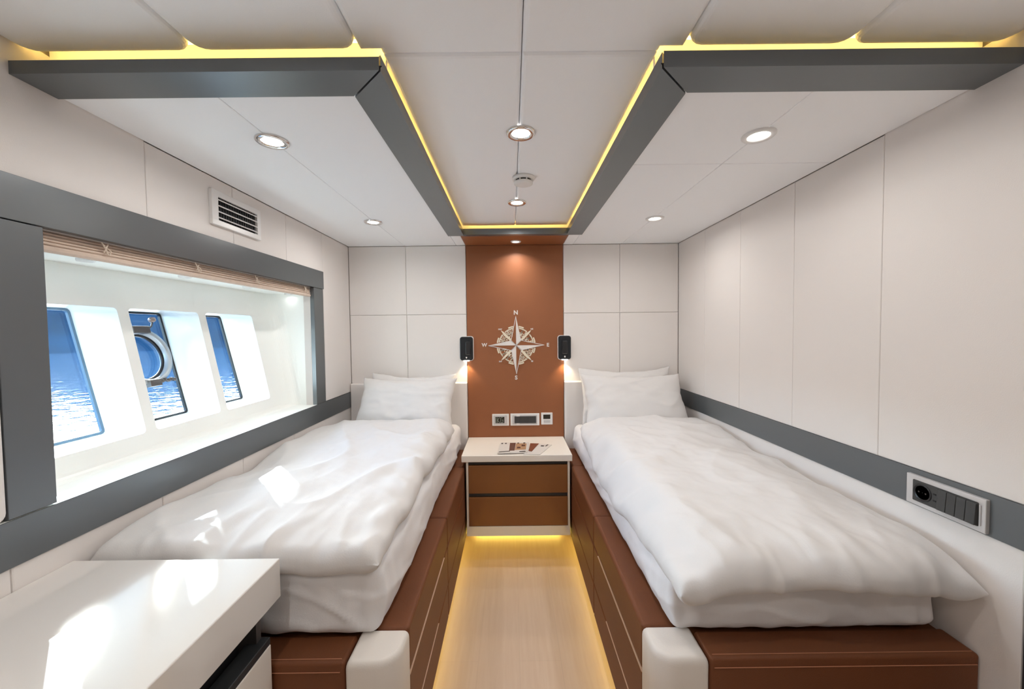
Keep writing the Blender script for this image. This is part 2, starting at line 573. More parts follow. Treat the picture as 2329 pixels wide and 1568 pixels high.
# three portholes
for k, q in enumerate(quads):
    a, b = OPEN[k]
    wn = empty('window_%d' % (k + 2), (XP(OZ0), (a + b) / 2, OZ0))
    tag(wn, kind='structure')
    t = 0.009
    inner = rrect_yz(a + t, b - t, OZ0 + t, OZ1 - t, 0.008)
    n_ = len(q)
    vs = [(XP(p[1]), p[0], p[1]) for p in q] + [(XP(p[1]), p[0], p[1]) for p in inner] + \
         [(XP(p[1]) + 0.010, p[0], p[1]) for p in q] + [(XP(p[1]) + 0.010, p[0], p[1]) for p in inner]
    fs = []
    for i in range(n_):
        j = (i + 1) % n_
        fs += [(i, j, n_ + j, n_ + i), (2 * n_ + i, 2 * n_ + j, 3 * n_ + j, 3 * n_ + i),
               (n_ + i, n_ + j, 3 * n_ + j, 3 * n_ + i), (i, j, 2 * n_ + j, 2 * n_ + i)]
    G().add(vs, fs).build('seal', 'black' if k else 'steelblue', wn)
    pv = [(XP(p[1]) + 0.001, p[0], p[1]) for p in q] + [(XP(p[1]) - 0.005, p[0], p[1]) for p in q]
    G().add(pv, [tuple(range(n_)), tuple(reversed(range(n_, 2 * n_)))] +
            [(i, (i + 1) % n_, n_ + (i + 1) % n_, n_ + i) for i in range(n_)]).build('pane', 'glass', wn)
    if k == 1:
        # opening round portlight in the middle pane
        cy, cz, R0 = -1.222, 1.424, 0.122
        C0 = Vector((XP(cz), cy, cz))
        ring_o = G().lathe([(R0 - 0.022, 0.002), (R0 - 0.024, 0.040), (R0 - 0.018, 0.045), (R0 - 0.004, 0.042),
                        (R0, 0.028), (R0, 0.002), (R0 - 0.022, 0.002)], C0, PN, 56, cap=False).build('portlight_ring', 'steel', wn, smooth=True)
        G().lathe([(R0 - 0.023, 0.010), (R0 - 0.031, 0.012), (R0 - 0.031, 0.020), (R0 - 0.023, 0.022), (R0 - 0.023, 0.010)],
                  C0, PN, 56, cap=False).build('gasket', 'black', ring_o, smooth=True)
        def L3(u, v, w_):      # local point: along y, up the pane, off the pane
            return C0 + Y * u + PT * v + PN * w_
        FP = (Y, PT, PN)
        def pbox(u0, u1, v0, v1, w0, w1_, name, mt_, parent):
            g_ = G().box(u0, u1, v0, v1, w0, w1_, 0.002, 1)
            g_.v = [L3(p.x, p.y, p.z) for p in g_.v]
            return g_.build(name, mt_, parent)
        hb = pbox(-0.04, 0.034, R0 - 0.026, R0 + 0.004, 0.03, 0.058, 'hinge', 'bronze', wn)
        G().tube([L3(0.034, R0 - 0.008, 0.045), L3(0.052, R0 + 0.006, 0.05), L3(0.060, R0 + 0.024, 0.05)], 0.0035).build('stay', 'bronze', hb)
        G().lathe([(0.002, -0.012), (0.010, -0.009), (0.0125, 0.0), (0.010, 0.009), (0.002, 0.012)],
                  L3(0.062, R0 + 0.034, 0.05), PN, 14).build('knob', 'brass', hb, smooth=True)
        lb = pbox(-0.03, 0.022, -R0 - 0.008, -R0 + 0.020, 0.03, 0.056, 'latch', 'bronze', wn)
        for i in range(5):
            G().lathe([(0.002, -0.007), (0.008, -0.005), (0.008, 0.005), (0.002, 0.007)],
                      L3(0.034 + i * 0.015, -R0 + 0.010 + 0.003 * (i % 2), 0.045), Y, 10).build('latch_screw', 'bronze', lb, smooth=True)

# hull outside: flared topside above the portholes
G().add([(-1.66, -6, 1.72), (-2.2, -6, 1.875), (-2.35, -6, 2.7), (-1.35, -6, 2.7),
         (-1.66, 3, 1.72), (-2.2, 3, 1.875), (-2.35, 3, 2.7), (-1.35, 3, 2.7)],
        [(0, 1, 2, 3), (4, 7, 6, 5), (0, 4, 5, 1), (1, 5, 6, 2), (2, 6, 7, 3), (3, 7, 4, 0)]).build('hull_topside', 'gelcoat', kind='structure')

# sea and far shore
sea = G().add([(-260, -160, -1.0), (-1.9, -160, -1.0), (-1.9, 320, -1.0), (-260, 320, -1.0)], [(0, 1, 2, 3)]).build('sea', 'water', kind='stuff')
tag(sea, 'blue rippled sea glittering in the sun outside the portholes', 'sea')
g = G()
vs, fs = [], []
NA, NH = 90, 8
for i in range(NA + 1):
    az = math.radians(2 + 125 * i / NA)
    for j in range(NH + 1):
        t = j / NH
        hgt = (16 + 5 * noise.noise(Vector((i * 0.12, 0, 3)))) * math.sin(t * math.pi / 2)
        R_ = 88 + 45 * t + 4 * noise.noise(Vector((i * 0.3, j * 0.5, 9)))
        vs.append((-R_ * math.sin(az), R_ * math.cos(az) - 2.8, -1.2 + hgt + 0.9 * t * noise.noise(Vector((i * 0.7, j * 0.9, 0)))))
for i in range(NA):
    for j in range(NH):
        k = i * (NH + 1) + j
        fs.append((k, k + NH + 1, k + NH + 2, k + 1))
hl = g.add(vs, fs).build('hillside', 'hill', smooth=True)
tag(hl, 'hazy blue wooded shore rising beyond the water', 'hillside')

# ------------------------------------------------------------------ ceiling
slab = G().box(-1.35, 1.35, YF, 0.1, 2.32, 2.40).build('ceiling', 'back', kind='structure', loc=(0, -1.8, 2.32))
BW = 0.10                      # beam width
BX0, BX1 = -0.325, 0.343       # aisle side faces of the long beams
BYF = -1.897                   # front faces of the cross beams
BZ0, BZ1 = 2.141, 2.179
EDGE = 0.030
xs = [XL, -0.80 + XC, -0.40 + XC, XC, 0.40 + XC, 0.80 + XC, XR]
YP = BYF + 0.044        # rear edge of the front panels, over the beam
def poly_panel(poly, name):
    g = G().prism(poly, (X, Y, Z), ZU, 2.30)
    o = g.build(name, 'ceil', slab)
    b = bmesh.new()
    b.from_mesh(o.data)
    es_ = [e for e in b.edges if all(abs(v.co.z + 2.32 - ZU) < 1e-4 for v in e.verts)]
    bmesh.ops.bevel(b, geom=es_, offset=0.014, segments=4, affect='EDGES', profile=0.5)
    b.to_mesh(o.data)
    b.free()
    return o
for i in range(6):
    if i == 2:
        poly_panel([(xs[2] + GAP, -2.85), (XC - GAP, -2.85), (XC - GAP, -1.838), (BX0 - 0.012, -1.838), (BX0 - 0.012, YP), (xs[2] + GAP, YP)], 'ceiling_panel')
    elif i == 3:
        poly_panel([(XC + GAP, -2.85), (xs[4] - GAP, -2.85), (xs[4] - GAP, YP), (BX1 + 0.012, YP), (BX1 + 0.012, -1.838), (XC + GAP, -1.838)], 'ceiling_panel')
    else:
        G().panel(F_CEIL, xs[i] + GAP, xs[i + 1] - GAP, -2.85, YP, 2.30, ZU, 0.040, 0.016, 4).build('ceiling_panel', 'ceil', slab)
    G().panel(F_CEIL, xs[i] + GAP, xs[i + 1] - GAP, YF, -2.85 - GAP, 2.30, ZU, 0.006, 0.012, 3).build('ceiling_panel', 'ceil', slab)
for (a, b) in ((BX0 - 0.012, XC), (XC, BX1 + 0.012)):
    G().panel(F_CEIL, a + GAP, b - GAP, -1.838 + GAP, -0.262, 2.30, ZU, 0.006, 0.012, 3).build('ceiling_panel', 'ceil', slab)
# lower soffits over the beds
for (a, b, s_) in ((XL, -0.79, 0), (-0.79, BX0 - BW + 0.01, 0), (BX1 + BW - 0.01, 0.785, 1), (0.785, XR, 1)):
    cuts = [BYF + BW - 0.01, -1.343, 0.0] if s_ else [BYF + BW - 0.01, 0.0]
    for i in range(len(cuts) - 1):
        G().panel(F_CEIL, a + 0.0008, b - 0.0008, cuts[i] + 0.0008, cuts[i + 1] - 0.0008, 2.165, ZC, 0.002, 0.003).build('soffit_panel', 'ceil', slab)
for (a, b) in ((BX0 - BW + 0.011, PXL - 0.001), (PXR + 0.001, BX1 + BW - 0.011)):
    G().panel(F_CEIL, a, b, -0.3015, -0.0008, 2.165, ZC, 0.002, 0.002).build('soffit_panel', 'ceil', slab)
# cove backs that catch the strip light
cove = G()
CB = BYF + 0.085
cove.box(XL, BX0 - 0.012, CB, CB + 0.010, 2.15, 2.32)
cove.box(BX1 + 0.012, XR, CB, CB + 0.010, 2.15, 2.32)
cove.box(BX0 - 0.052, BX0 - 0.042, CB + 0.0105, -0.2255, 2.15, 2.32)
cove.box(BX1 + 0.042, BX1 + 0.052, CB + 0.0105, -0.2255, 2.15, 2.32)
cove.box(BX0 - 0.052, BX1 + 0.052, -0.225, -0.215, 2.166, 2.32)
cove.box(XL, BX0 - 0.012, YP + 0.002, CB, 2.302, 2.31)
cove.box(BX1 + 0.012, XR, YP + 0.002, CB, 2.302, 2.31)
cove.build('cove_back', 'ceil', slab)
# tan leather soffit in front of the centre panel
G().panel(F_CEIL, PXL, PXR, -0.305, 0.0, 2.165, ZC - 0.001, 0.002, 0.003).build('leather_soffit', 'brown', slab)

def beam(n, poly, lip, led, top=BZ1):
    """poly: plan outline; led: (x0,x1,y0,y1) strip on top"""
    g = G()
    k = len(poly)
    b = 0.004
    cx = sum(p[0] for p in poly) / k
    cy = sum(p[1] for p in poly) / k
    g.prism(poly, (X, Y, Z), BZ0, BZ0 + 0.008)
    g.prism(lip, (X, Y, Z), BZ0 + 0.008, top)
    o = g.build('trim_%d' % n, 'grey', kind='structure', loc=(cx, cy, BZ0))
    G().box(led[0], led[1], led[2], led[3], 2.238, 2.246).build('led_strip', 'led', o)
    return o
mit = 0.0022
LT = 0.008
def mitre_fill(o, x0, x1):
    G().prism([(x0, BYF + 0.001), (x0 + 0.010, BYF + 0.001), (x1 + 0.010, BYF + BW), (x1 - 0.002, BYF + BW)] if x1 < x0 else
              [(x0 - 0.010, BYF + 0.001), (x0, BYF + 0.001), (x1 + 0.002, BYF + BW), (x1 - 0.010, BYF + BW)],
              (X, Y, Z), BZ0 + 0.0085, BZ0 + 0.0105).build('mitre_dark_filler', 'greydark', o)  # dark filler added so no strip light shows through the open mitre
def lip_x(x0, x1, y):      # lip along x, mitred ends already trimmed
    return [(x0, y), (x1, y), (x1, y + LT), (x0, y + LT)]
t1 = beam(1, [(XL, BYF), (BX0 - mit, BYF), (BX0 - BW - mit, BYF + BW), (XL, BYF + BW)],
     [(XL, BYF), (BX0 - mit, BYF), (BX0 - mit - LT, BYF + LT), (XL, BYF + LT)], (XL + 0.004, BX0 - 0.014, YP + 0.001, YP + 0.003), 2.172)
beam(2, [(BX0, BYF + mit * 2), (BX0, -0.302), (BX0 - BW, -0.302), (BX0 - BW, BYF + BW + mit * 2)],
     [(BX0, BYF + mit * 2), (BX0, -0.302), (BX0 - LT, -0.302), (BX0 - LT, BYF + LT + mit * 2)], (BX0 - 0.015, BX0 - 0.013, YP + 0.01, -0.27))
t3 = beam(3, [(BX1 + mit, BYF), (XR, BYF), (XR, BYF + BW), (BX1 + BW + mit, BYF + BW)],
     [(BX1 + mit, BYF), (XR, BYF), (XR, BYF + LT), (BX1 + LT + mit, BYF + LT)], (BX1 + 0.014, XR - 0.004, YP + 0.001, YP + 0.003))
beam(4, [(BX1, BYF + mit * 2), (BX1 + BW, BYF + BW + mit * 2), (BX1 + BW, -0.302), (BX1, -0.302)],
     [(BX1, BYF + mit * 2), (BX1 + LT, BYF + LT + mit * 2), (BX1 + LT, -0.302), (BX1, -0.302)], (BX1 + 0.013, BX1 + 0.015, YP + 0.01, -0.27))
beam(5, [(BX0 + 0.001, -0.335), (BX1 - 0.001, -0.335), (BX1 - 0.001, -0.290), (BX0 + 0.001, -0.290)],
     lip_x(BX0 + 0.001, BX1 - 0.001, -0.335), (BX0 + 0.01, BX1 - 0.01, -0.261, -0.259))

mitre_fill(t1, BX0 - 0.006, BX0 - BW - 0.004)
mitre_fill(t3, BX1 + 0.006, BX1 + BW + 0.004)

# ------------------------------------------------------------------ downlights
def downlight(x, y, z, label, ring_mat='chrome', watts=LAMP_W, R_=0.05, group='recessed ceiling downlights', spread=170, lamp=True):
    r = empty('downlight', (x, y, z - 0.008))
    tag(r, label, 'downlight', group)
    s_ = R_ / 0.05
    G().lathe([(0.050 * s_, 0.008), (0.050 * s_, 0.004), (0.046 * s_, 0.0), (0.034 * s_, 0.0015), (0.032 * s_, 0.007)],
              (x, y, z - 0.008), Z, 36, cap=False).build('bezel', ring_mat, r, smooth=True)
    G().lathe([(0.033 * s_, 0.0075), (0.031 * s_, 0.0045), (0.001, 0.004)], (x, y, z - 0.008), Z, 28).build('lens', 'lens' if R_ > 0.03 else 'plate', r, smooth=True)
    if lamp:
        L = bpy.data.lights.new('downlight_lamp', 'AREA')
        L.shape = 'DISK'
        L.size = 0.06 * s_
        L.energy = watts
        L.color = LAMP_COL
        L.spread = math.radians(spread)
        lo = bpy.data.objects.new('downlight_lamp', L)
        lo.location = (0, 0, -0.003)
        lo.parent = r
        COL.objects.link(lo)
    return r
downlight(-0.79, -1.555, ZC, 'downlight in the white soffit over the window-side bed, nearer the foot end', watts=LAMP_W * 0.62)
downlight(-0.795, -0.625, ZC, 'downlight in the white soffit over the window-side bed, by the pillows', watts=LAMP_W * 0.95)
downlight(0.785, -1.56, ZC, 'downlight in the soffit over the right bed, nearer the foot end', 'plate', watts=LAMP_W * 0.62)
downlight(0.79, -0.64, ZC, 'downlight in the soffit over the right bed, by the pillows', 'plate', watts=LAMP_W * 0.95)
downlight(0.019, -1.455, ZU, 'downlight in the raised centre ceiling, in front of the smoke detector')
downlight(0.016, -0.725, ZU, 'downlight in the raised centre ceiling, between smoke detector and back beam')
downlight(0.016, -0.115, ZC, 'small downlight in the tan leather soffit above the compass panel', 'plate', watts=0.85, R_=0.036, spread=130)
for (x, y, n) in ((-0.6, -2.32, 'front row on the desk side'), (0.6, -2.32, 'front row on the right side'),
                  (-0.6, -3.2, 'rear row on the desk side'), (0.6, -3.2, 'rear row on the right side')):  # out-of-view fill lamps, added only to brighten the cabin
    downlight(x, y, ZU, 'added fill downlight, unseen, in the padded ceiling behind the camera, %s' % n, watts=LAMP_W * 0.85)
# small spots in the top of the window recess
for i, y in enumerate((-1.617, -1.25, -0.878, -0.52)):
    downlight(-1.345, y, RZ1, ['tiny spot in the top of the window recess, nearest the desk',
                               'tiny spot in the top of the window recess, second from the desk',
                               'tiny spot in the top of the window recess, third from the desk',
                               'tiny spot in the top of the window recess, nearest the back wall'][i],
              'plate', watts=0.02, R_=0.022, group='tiny spots in the window recess')

# smoke detector
r = empty('smoke_detector', (0.04, -1.06, ZU - 0.036))
tag(r, 'round white smoke detector on the raised centre ceiling', 'smoke detector')
G().lathe([(0.050, 0.036), (0.050, 0.026), (0.046, 0.022)], (0.04, -1.06, ZU - 0.036), Z, 36).build('base', 'plate', r, smooth=True)
G().lathe([(0.038, 0.024), (0.038, 0.012)], (0.04, -1.06, ZU - 0.036), Z, 36).build('vent_slot', 'black', r)
for i in range(8):
    a = math.pi / 4 * i + 0.35
    c = Vector((0.04 + 0.039 * math.cos(a), -1.06 + 0.039 * math.sin(a), 0))
    G().box(c.x - 0.003, c.x + 0.003, c.y - 0.003, c.y + 0.003, ZU - 0.026, ZU - 0.012).build('rib', 'plate', r)
G().lathe([(0.043, 0.014), (0.042, 0.006), (0.030, 0.001), (0.001, 0.0)], (0.04, -1.06, ZU - 0.036), Z, 36).build('cap', 'plate', r, smooth=True)

# ------------------------------------------------------------------ beds
BZB, BZT = 0.185, 0.66      # underside and top of the bed boxes
YFOOT = -1.85
def bed(side):
    """side -1: window side, +1: right wall"""
    L = side < 0
    xi = -0.330 if L else 0.350        # aisle face
    xo = XL + 0.001 if L else XR - 0.001
    sx = -1 if L else 1                # outward from aisle
    r = empty('bed_frame', ((xi + xo) / 2, -0.93, 0))
    tag(r, 'brown leather bed base under the window, behind the white desk' if L else 'brown leather bed base along the plain right-hand wall', 'bed')
    r['group'] = 'twin berths'
    def bx(a, b, y0, y1, z0, z1, bev=0.0, seg=2):
        xa, xb = xi + sx * a, xi + sx * b
        return G().box(min(xa, xb), max(xa, xb), y0, y1, z0, z1, bev, seg)
    # core and plinth
    W_ = abs(xo - xi)
    bx(0.03, W_, YFOOT + 0.03, -0.001, BZB + 0.01, 0.645).build('box', 'brown2', r)
    bx(0.065, W_, YFOOT + 0.12, -0.001, 0.0, BZB + 0.01).build('plinth', 'cream', r)
    # padded side: cap rail, upper drawer row, lower drawer row
    for (y0, y1) in ((-0.392, -0.002), (-1.062, -0.394), (-1.735, -1.064)):
        d = -0.006 if y1 == -0.002 else 0.0
        bx(-d, 0.10, y0 + 0.001, y1 - 0.001, 0.520, BZT, 0.012, 3).build('side_rail', 'brown2', r)
        bx(0.0, 0.035, y0 + 0.001, y1 - 0.001, 0.338, 0.517, 0.008, 2).build('drawer_front', 'brown2', r)
        bx(0.0, 0.035, y0 + 0.001, y1 - 0.001, BZB, 0.335, 0.008, 2).build('drawer_front', 'brown2', r)
    # pale piping along the joints
    for zz in (0.5185, 0.3365):
        bx(-0.0012, 0.02, -1.732, -1.15 if zz > 0.4 else -1.3, zz - 0.0015, zz + 0.0015).build('piping', 'pipe', r)
    # rounded white corner post
    g = G()
    pr = 0.052
    pts = []
    x0p, x1p = xi - sx * 0.004, xi + sx * 0.135
    lo, hi = min(x0p, x1p), max(x0p, x1p)
    def disp(p, n):
        return p
    # plan: D shape with big radius at the aisle/foot corner
    def outline(ins):
        y0, y1 = YFOOT - 0.006 + ins, -1.738 - ins
        a, b = 0.0 + ins, 0.139 - ins
        R1 = 0.062 - ins
        R2 = 0.010
        P = []
        for (cx, cy, st, rr) in ((a + R1, y0 + R1, 180, R1), (b - R2, y0 + R2, 270, R2), (b - R2, y1 - R2, 0, R2), (a + R2, y1 - R2, 90, R2)):
            for i in range(9):
                t = math.radians(st + 90 * i / 8)
                P.append((x0p + sx * (cx + rr * math.cos(t)), cy + rr * math.sin(t)))
        return P
    bevz = [(0, 0.12), (0, BZT + 0.004 - 0.022)]
    for i in range(1, 6):
        t = math.pi / 2 * i / 5
        bevz.append((0.022 * (1 - math.cos(t)) * 0.6, BZT + 0.004 - 0.022 * (1 - math.sin(t))))
    loops = [[Vector((p[0], p[1], zz)) for p in outline(ins)] for (ins, zz) in bevz]
    n_ = len(loops[0])
    vs = [p for l_ in loops for p in l_]
    fs = []
    for k in range(len(loops) - 1):
        for i in range(n_):
            j = (i + 1) % n_
            fs.append((k * n_ + i, k * n_ + j, (k + 1) * n_ + j, (k + 1) * n_ + i))
    fs.append(tuple((len(loops) - 1) * n_ + i for i in range(n_)))
    fs.append(tuple(reversed(range(n_))))
    po = g.add(vs, fs).build('corner_post', 'creamleather', r, smooth=True)
    po['label'] = 'cream leather rounded corner post'
    # foot board with stitched cap
    bx(0.138, W_, YFOOT, YFOOT + 0.095, 0.12, BZT, 0.010, 3).build('foot_board', 'brown2', r)
    for yy, zz in ((YFOOT + 0.012, BZT - 0.0004), (YFOOT - 0.0008, BZT - 0.026)):
        xa, xb = xi + sx * 0.15, xi + sx * (W_ - 0.01)
        G().tube([(xa, yy, zz), (xb, yy, zz)], 0.0012, 5).build('stitch_line', 'stitch', r)
    # LED strips under the aisle edge
    bx(0.057, 0.0645, -1.68, -0.06, 0.070, 0.080).build('led_strip', 'ledfloor', r)
    # head board
    hx0, hx1 = (XL + 0.002, PXL) if L else (PXR, XR - 0.002)
    xs_ = (-0.785 if L else 0.772)
    for (a, b) in ((hx0, xs_), (xs_, hx1)):
        G().box(a + 0.0008, b - 0.0008, -0.036, 0.019, 0.62, 1.152, 0.010, 3).build('headboard_pad', 'wall', r)
    return r
bed(-1)
bed(1)

# ------------------------------------------------------------------ bedding
def fbm(x, y, z, o=3):
    return noise.fractal(Vector((x, y, z)), 1.0, 2.0, o)
def ridge(x, y, z):
    n_ = noise.noise(Vector((x, y, z)))
    return (1 - min(1, abs(n_) * 2.6)) ** 2

def mattress(side):
    L = side < 0
    if L:
        lo, hi = (-1.19, -1.772, 0.662), (-0.402, -0.062, 0.862)
    else:
        lo, hi = (0.424, -1.772, 0.662), (1.172, -0.062, 0.850)
    def disp(p, n):
        p = p.copy()
        t = (p.z - lo[2]) / (hi[2] - lo[2])
        sidef = 1 - abs(n.z)
        k = 0.012 * fbm(p.x * 6, p.y * 3.5, p.z * 5 + 3 + side) + 0.010 * ridge(p.x * 7 + p.z * 6, p.y * 3 + p.z * 9, side * 3 + p.z * 4) * (1 - t)
        # pleats near the tucked corners
        dc = min(abs(p.x - lo[0]), abs(p.x - hi[0])) + abs(p.y - lo[1])
        k += 0.006 * math.sin((p.x - p.y) * 95) * math.exp(-dc * 14) * sidef
        q = p + Vector((n.x, n.y, 0)) * (k * sidef)
        if n.z > 0.5:
            q.z += 0.004 * fbm(p.x * 5, p.y * 5, 2)
        # ragged tucked hem
        if t < 0.12:
            q.z += 0.006 * noise.noise(Vector((p.x * 18, p.y * 18, 5)))
            q.z = max(q.z, 0.6605)
        q.x += (0.010 if not L else -0.010) * math.sin(t * math.pi) * (-1) * abs(n.x)
        q.x = min(max(q.x, -1.196), 1.196)
        if L and q.x < -0.6 and q.y < -1.78: q.y = -1.78
        return q
    o = G().rbox(lo, hi, 0.035, 4, (60, 110, 16), disp).build('mattress', 'sheet', smooth=True)
    tag(o, 'mattress in a white sheet on the window-side bed' if L else 'mattress in a white sheet on the right-hand bed', 'mattress', 'mattresses of the twin beds')
    return o
mattress(-1)
mattress(1)

def lin(a, b, t): return a + (b - a) * t
def interp(tab, x):
    if x <= tab[0][0]: return tab[0][1]
    for i in range(len(tab) - 1):
        if x <= tab[i + 1][0]:
            t = (x - tab[i][0]) / (tab[i + 1][0] - tab[i][0])
            t = t * t * (3 - 2 * t)
            return lin(tab[i][1], tab[i + 1][1], t)
    return tab[-1][1]

def coords(a, b, n, dense=10, width=0.06):
    """n points from a to b with extra ones near both ends"""
    s_ = 1 if b > a else -1
    pts = []
    for i in range(dense):
        t = i / dense
        pts.append(a + s_ * width * (1 - math.cos(t * math.pi / 2)))
    for i in range(n + 1):
        pts.append(a + s_ * width + (b - a - 2 * s_ * width) * i / n)
    for i in reversed(range(dense)):
        t = i / dense
        pts.append(b - s_ * width * (1 - math.cos(t * math.pi / 2)))
    return pts

def duvet(side):
    L = side < 0
    if L:
        xa, xb = -1.185, -0.392          # wall edge, aisle edge
        y0, y1 = -1.800, -0.40
    else:
        xa, xb = 1.188, 0.405
        y0, y1 = -1.868, -0.36
    us = coords(0, abs(xb - xa), 84, 10, 0.05)
    vs_ = coords(y0, y1, 150, 10, 0.06)
    dirx = 1 if xb > xa else -1
    Wd = abs(xb - xa)
    def zc(u, y):
        x = xa + dirx * u
        d_aisle = Wd - u
        if L:
            wall = interp([(-1.8, .905), (-1.68, .912), (-1.45, .910), (-1.18, .90), (-0.93, .930), (-.58, .93), (-.4, .915)], y)
            drop = interp([(-1.85, .0), (-1.6, .012), (-1.0, .010), (-0.55, .02)], y)
            mid = interp([(-1.8, .912), (-1.2, .915), (-.8, .93)], y)
            aisle = .915
            z = interp([(0, wall), (.3 * Wd, mid), (.85 * Wd, mid), (Wd, aisle)], u)
            z -= drop * math.exp(-(d_aisle / .05) ** 2)
            foot = y - y0
            z -= 0.030 * math.exp(-(foot / .07) ** 2) * (1.0 if x > -0.7 else .6)
        else:
            wall = interp([(-1.87, .875), (-1.76, .878), (-1.57, .882), (-1.356, .87), (-0.99, .88), (-.61, .925), (-.36, .91)], y)
            mid = interp([(-1.87, .90), (-1.4, .90), (-.9, .91), (-.4, .925)], y)
            z = interp([(0, wall), (.35 * Wd, mid), (.8 * Wd, mid), (Wd, .885)], u)
            drop = interp([(-1.87, .015), (-1.7, .05), (-1.45, .075), (-1.15, .10), (-.85, .10), (-.5, .02), (-.36, .0)], y)
            z -= drop * math.exp(-(d_aisle / .07) ** 2)
            foot = y - y0
            z -= (0.030 + 0.018 * fbm(x * 4, 3, 9)) * math.exp(-(foot / .05) ** 2) + 0.012 * math.exp(-(foot / .12) ** 2)
        return z
    T = 0.040
    def prof(d, r):
        t = max(0.0, min(d / r, 1.0))
        return math.sqrt(max(0.0, 1 - (1 - t) ** 2))
    top, bot = [], []
    nu, nv = len(us), len(vs_)
    for j, y in enumerate(vs_):
        for i, u in enumerate(us):
            x = xa + dirx * u
            d = min(u, Wd - u)
            e = min(y - y0, y1 - y)
            k = prof(d, .04) * prof(e, .035)
            c = zc(u, y)
            # wrinkles
            wr = 0.014 * fbm(x * 3.2 + 7 * side, y * 2.4, 1.5) \
               + 0.010 * ridge(x * 3.0 + y * 1.6 + 4 * side, y * 2.0 - x * 1.2, 7 + side) \
               + 0.004 * fbm(x * 11, y * 8, 4 + side)
            edge_w = 0.010 * math.sin(y * 26 + 3 * fbm(x * 2, y * 3, 8)) * math.exp(-((Wd - u) / .08) ** 2) \
                   + 0.009 * math.sin(x * 24 + 3 * fbm(x * 3, y * 2, 5)) * math.exp(-((y - y0) / .09) ** 2)
            ff = math.exp(-((y - y0) / .22) ** 2)
            wr += 0.007 * ff * ridge(x * 9 + y * 1.5 + side, y * 2.2, 11 + side) + 0.005 * ff * fbm(x * 14, y * 4, 2)
            fa = math.exp(-((Wd - u) / .16) ** 2)
            wr += 0.006 * fa * ridge(x * 2.5 + side, y * 7 + x * 3, 21 + side)
            if not L: wr -= 0.004 * fa
            wr += 0.006 * ridge(x * 2.2 - y * 3.4, y * 1.1 + x * 1.7, 31 + side)
            # wavy outline
            oy = 0.014 * fbm(x * 5, side * 3, 2) * math.exp(-((y - y0) / .1) ** 2)
            ox = 0.016 * fbm(y * 4.5, side * 5, 6) * math.exp(-((Wd - u) / .1) ** 2) * dirx
            if L and x < -0.62: oy = abs(oy) * .3
            fe = math.exp(-((y - y0) / .05) ** 2)
            oy -= (0.010 if not L else 0.004) * fe * (ridge(x * 8 + 2 * side, y * 3, 41) - .3)
            px, py = x + ox, y + oy
            px = min(max(px, -1.196), 1.196)
            zt = c + T * k + wr * (0.35 + 0.65 * k) + edge_w * k
            zb = c - T * k * 0.9 + edge_w * 0.5 + 0.004 * fbm(x * 6, y * 6, 3)
            top.append(Vector((px, py, max(zt, zb + .002))))
            bot.append(Vector((px, py, zb)))
    g = G()
    n_ = len(top)
    fs = []
    for j in range(nv - 1):
        for i in range(nu - 1):
            a = j * nu + i
            fs.append((a, a + 1, a + nu + 1, a + nu))
            fs.append((n_ + a, n_ + a + nu, n_ + a + nu + 1, n_ + a + 1))
    rim = [i for i in range(nu)] + [j * nu + nu - 1 for j in range(1, nv)] + [(nv - 1) * nu + i for i in reversed(range(nu - 1))] + [j * nu for j in reversed(range(1, nv - 1))]
    for k in range(len(rim)):
        a, b = rim[k], rim[(k + 1) % len(rim)]
        fs.append((a, b, n_ + b, n_ + a))
    o = g.add(top + bot, fs).build('duvet', 'white', smooth=True)
    tag(o, 'rumpled white duvet with sun patches on the bed under the window' if L else 'fluffy white duvet hanging over the foot of the right-hand bed', 'duvet', 'white duvets')
    return o
duvet(-1)
duvet(1)

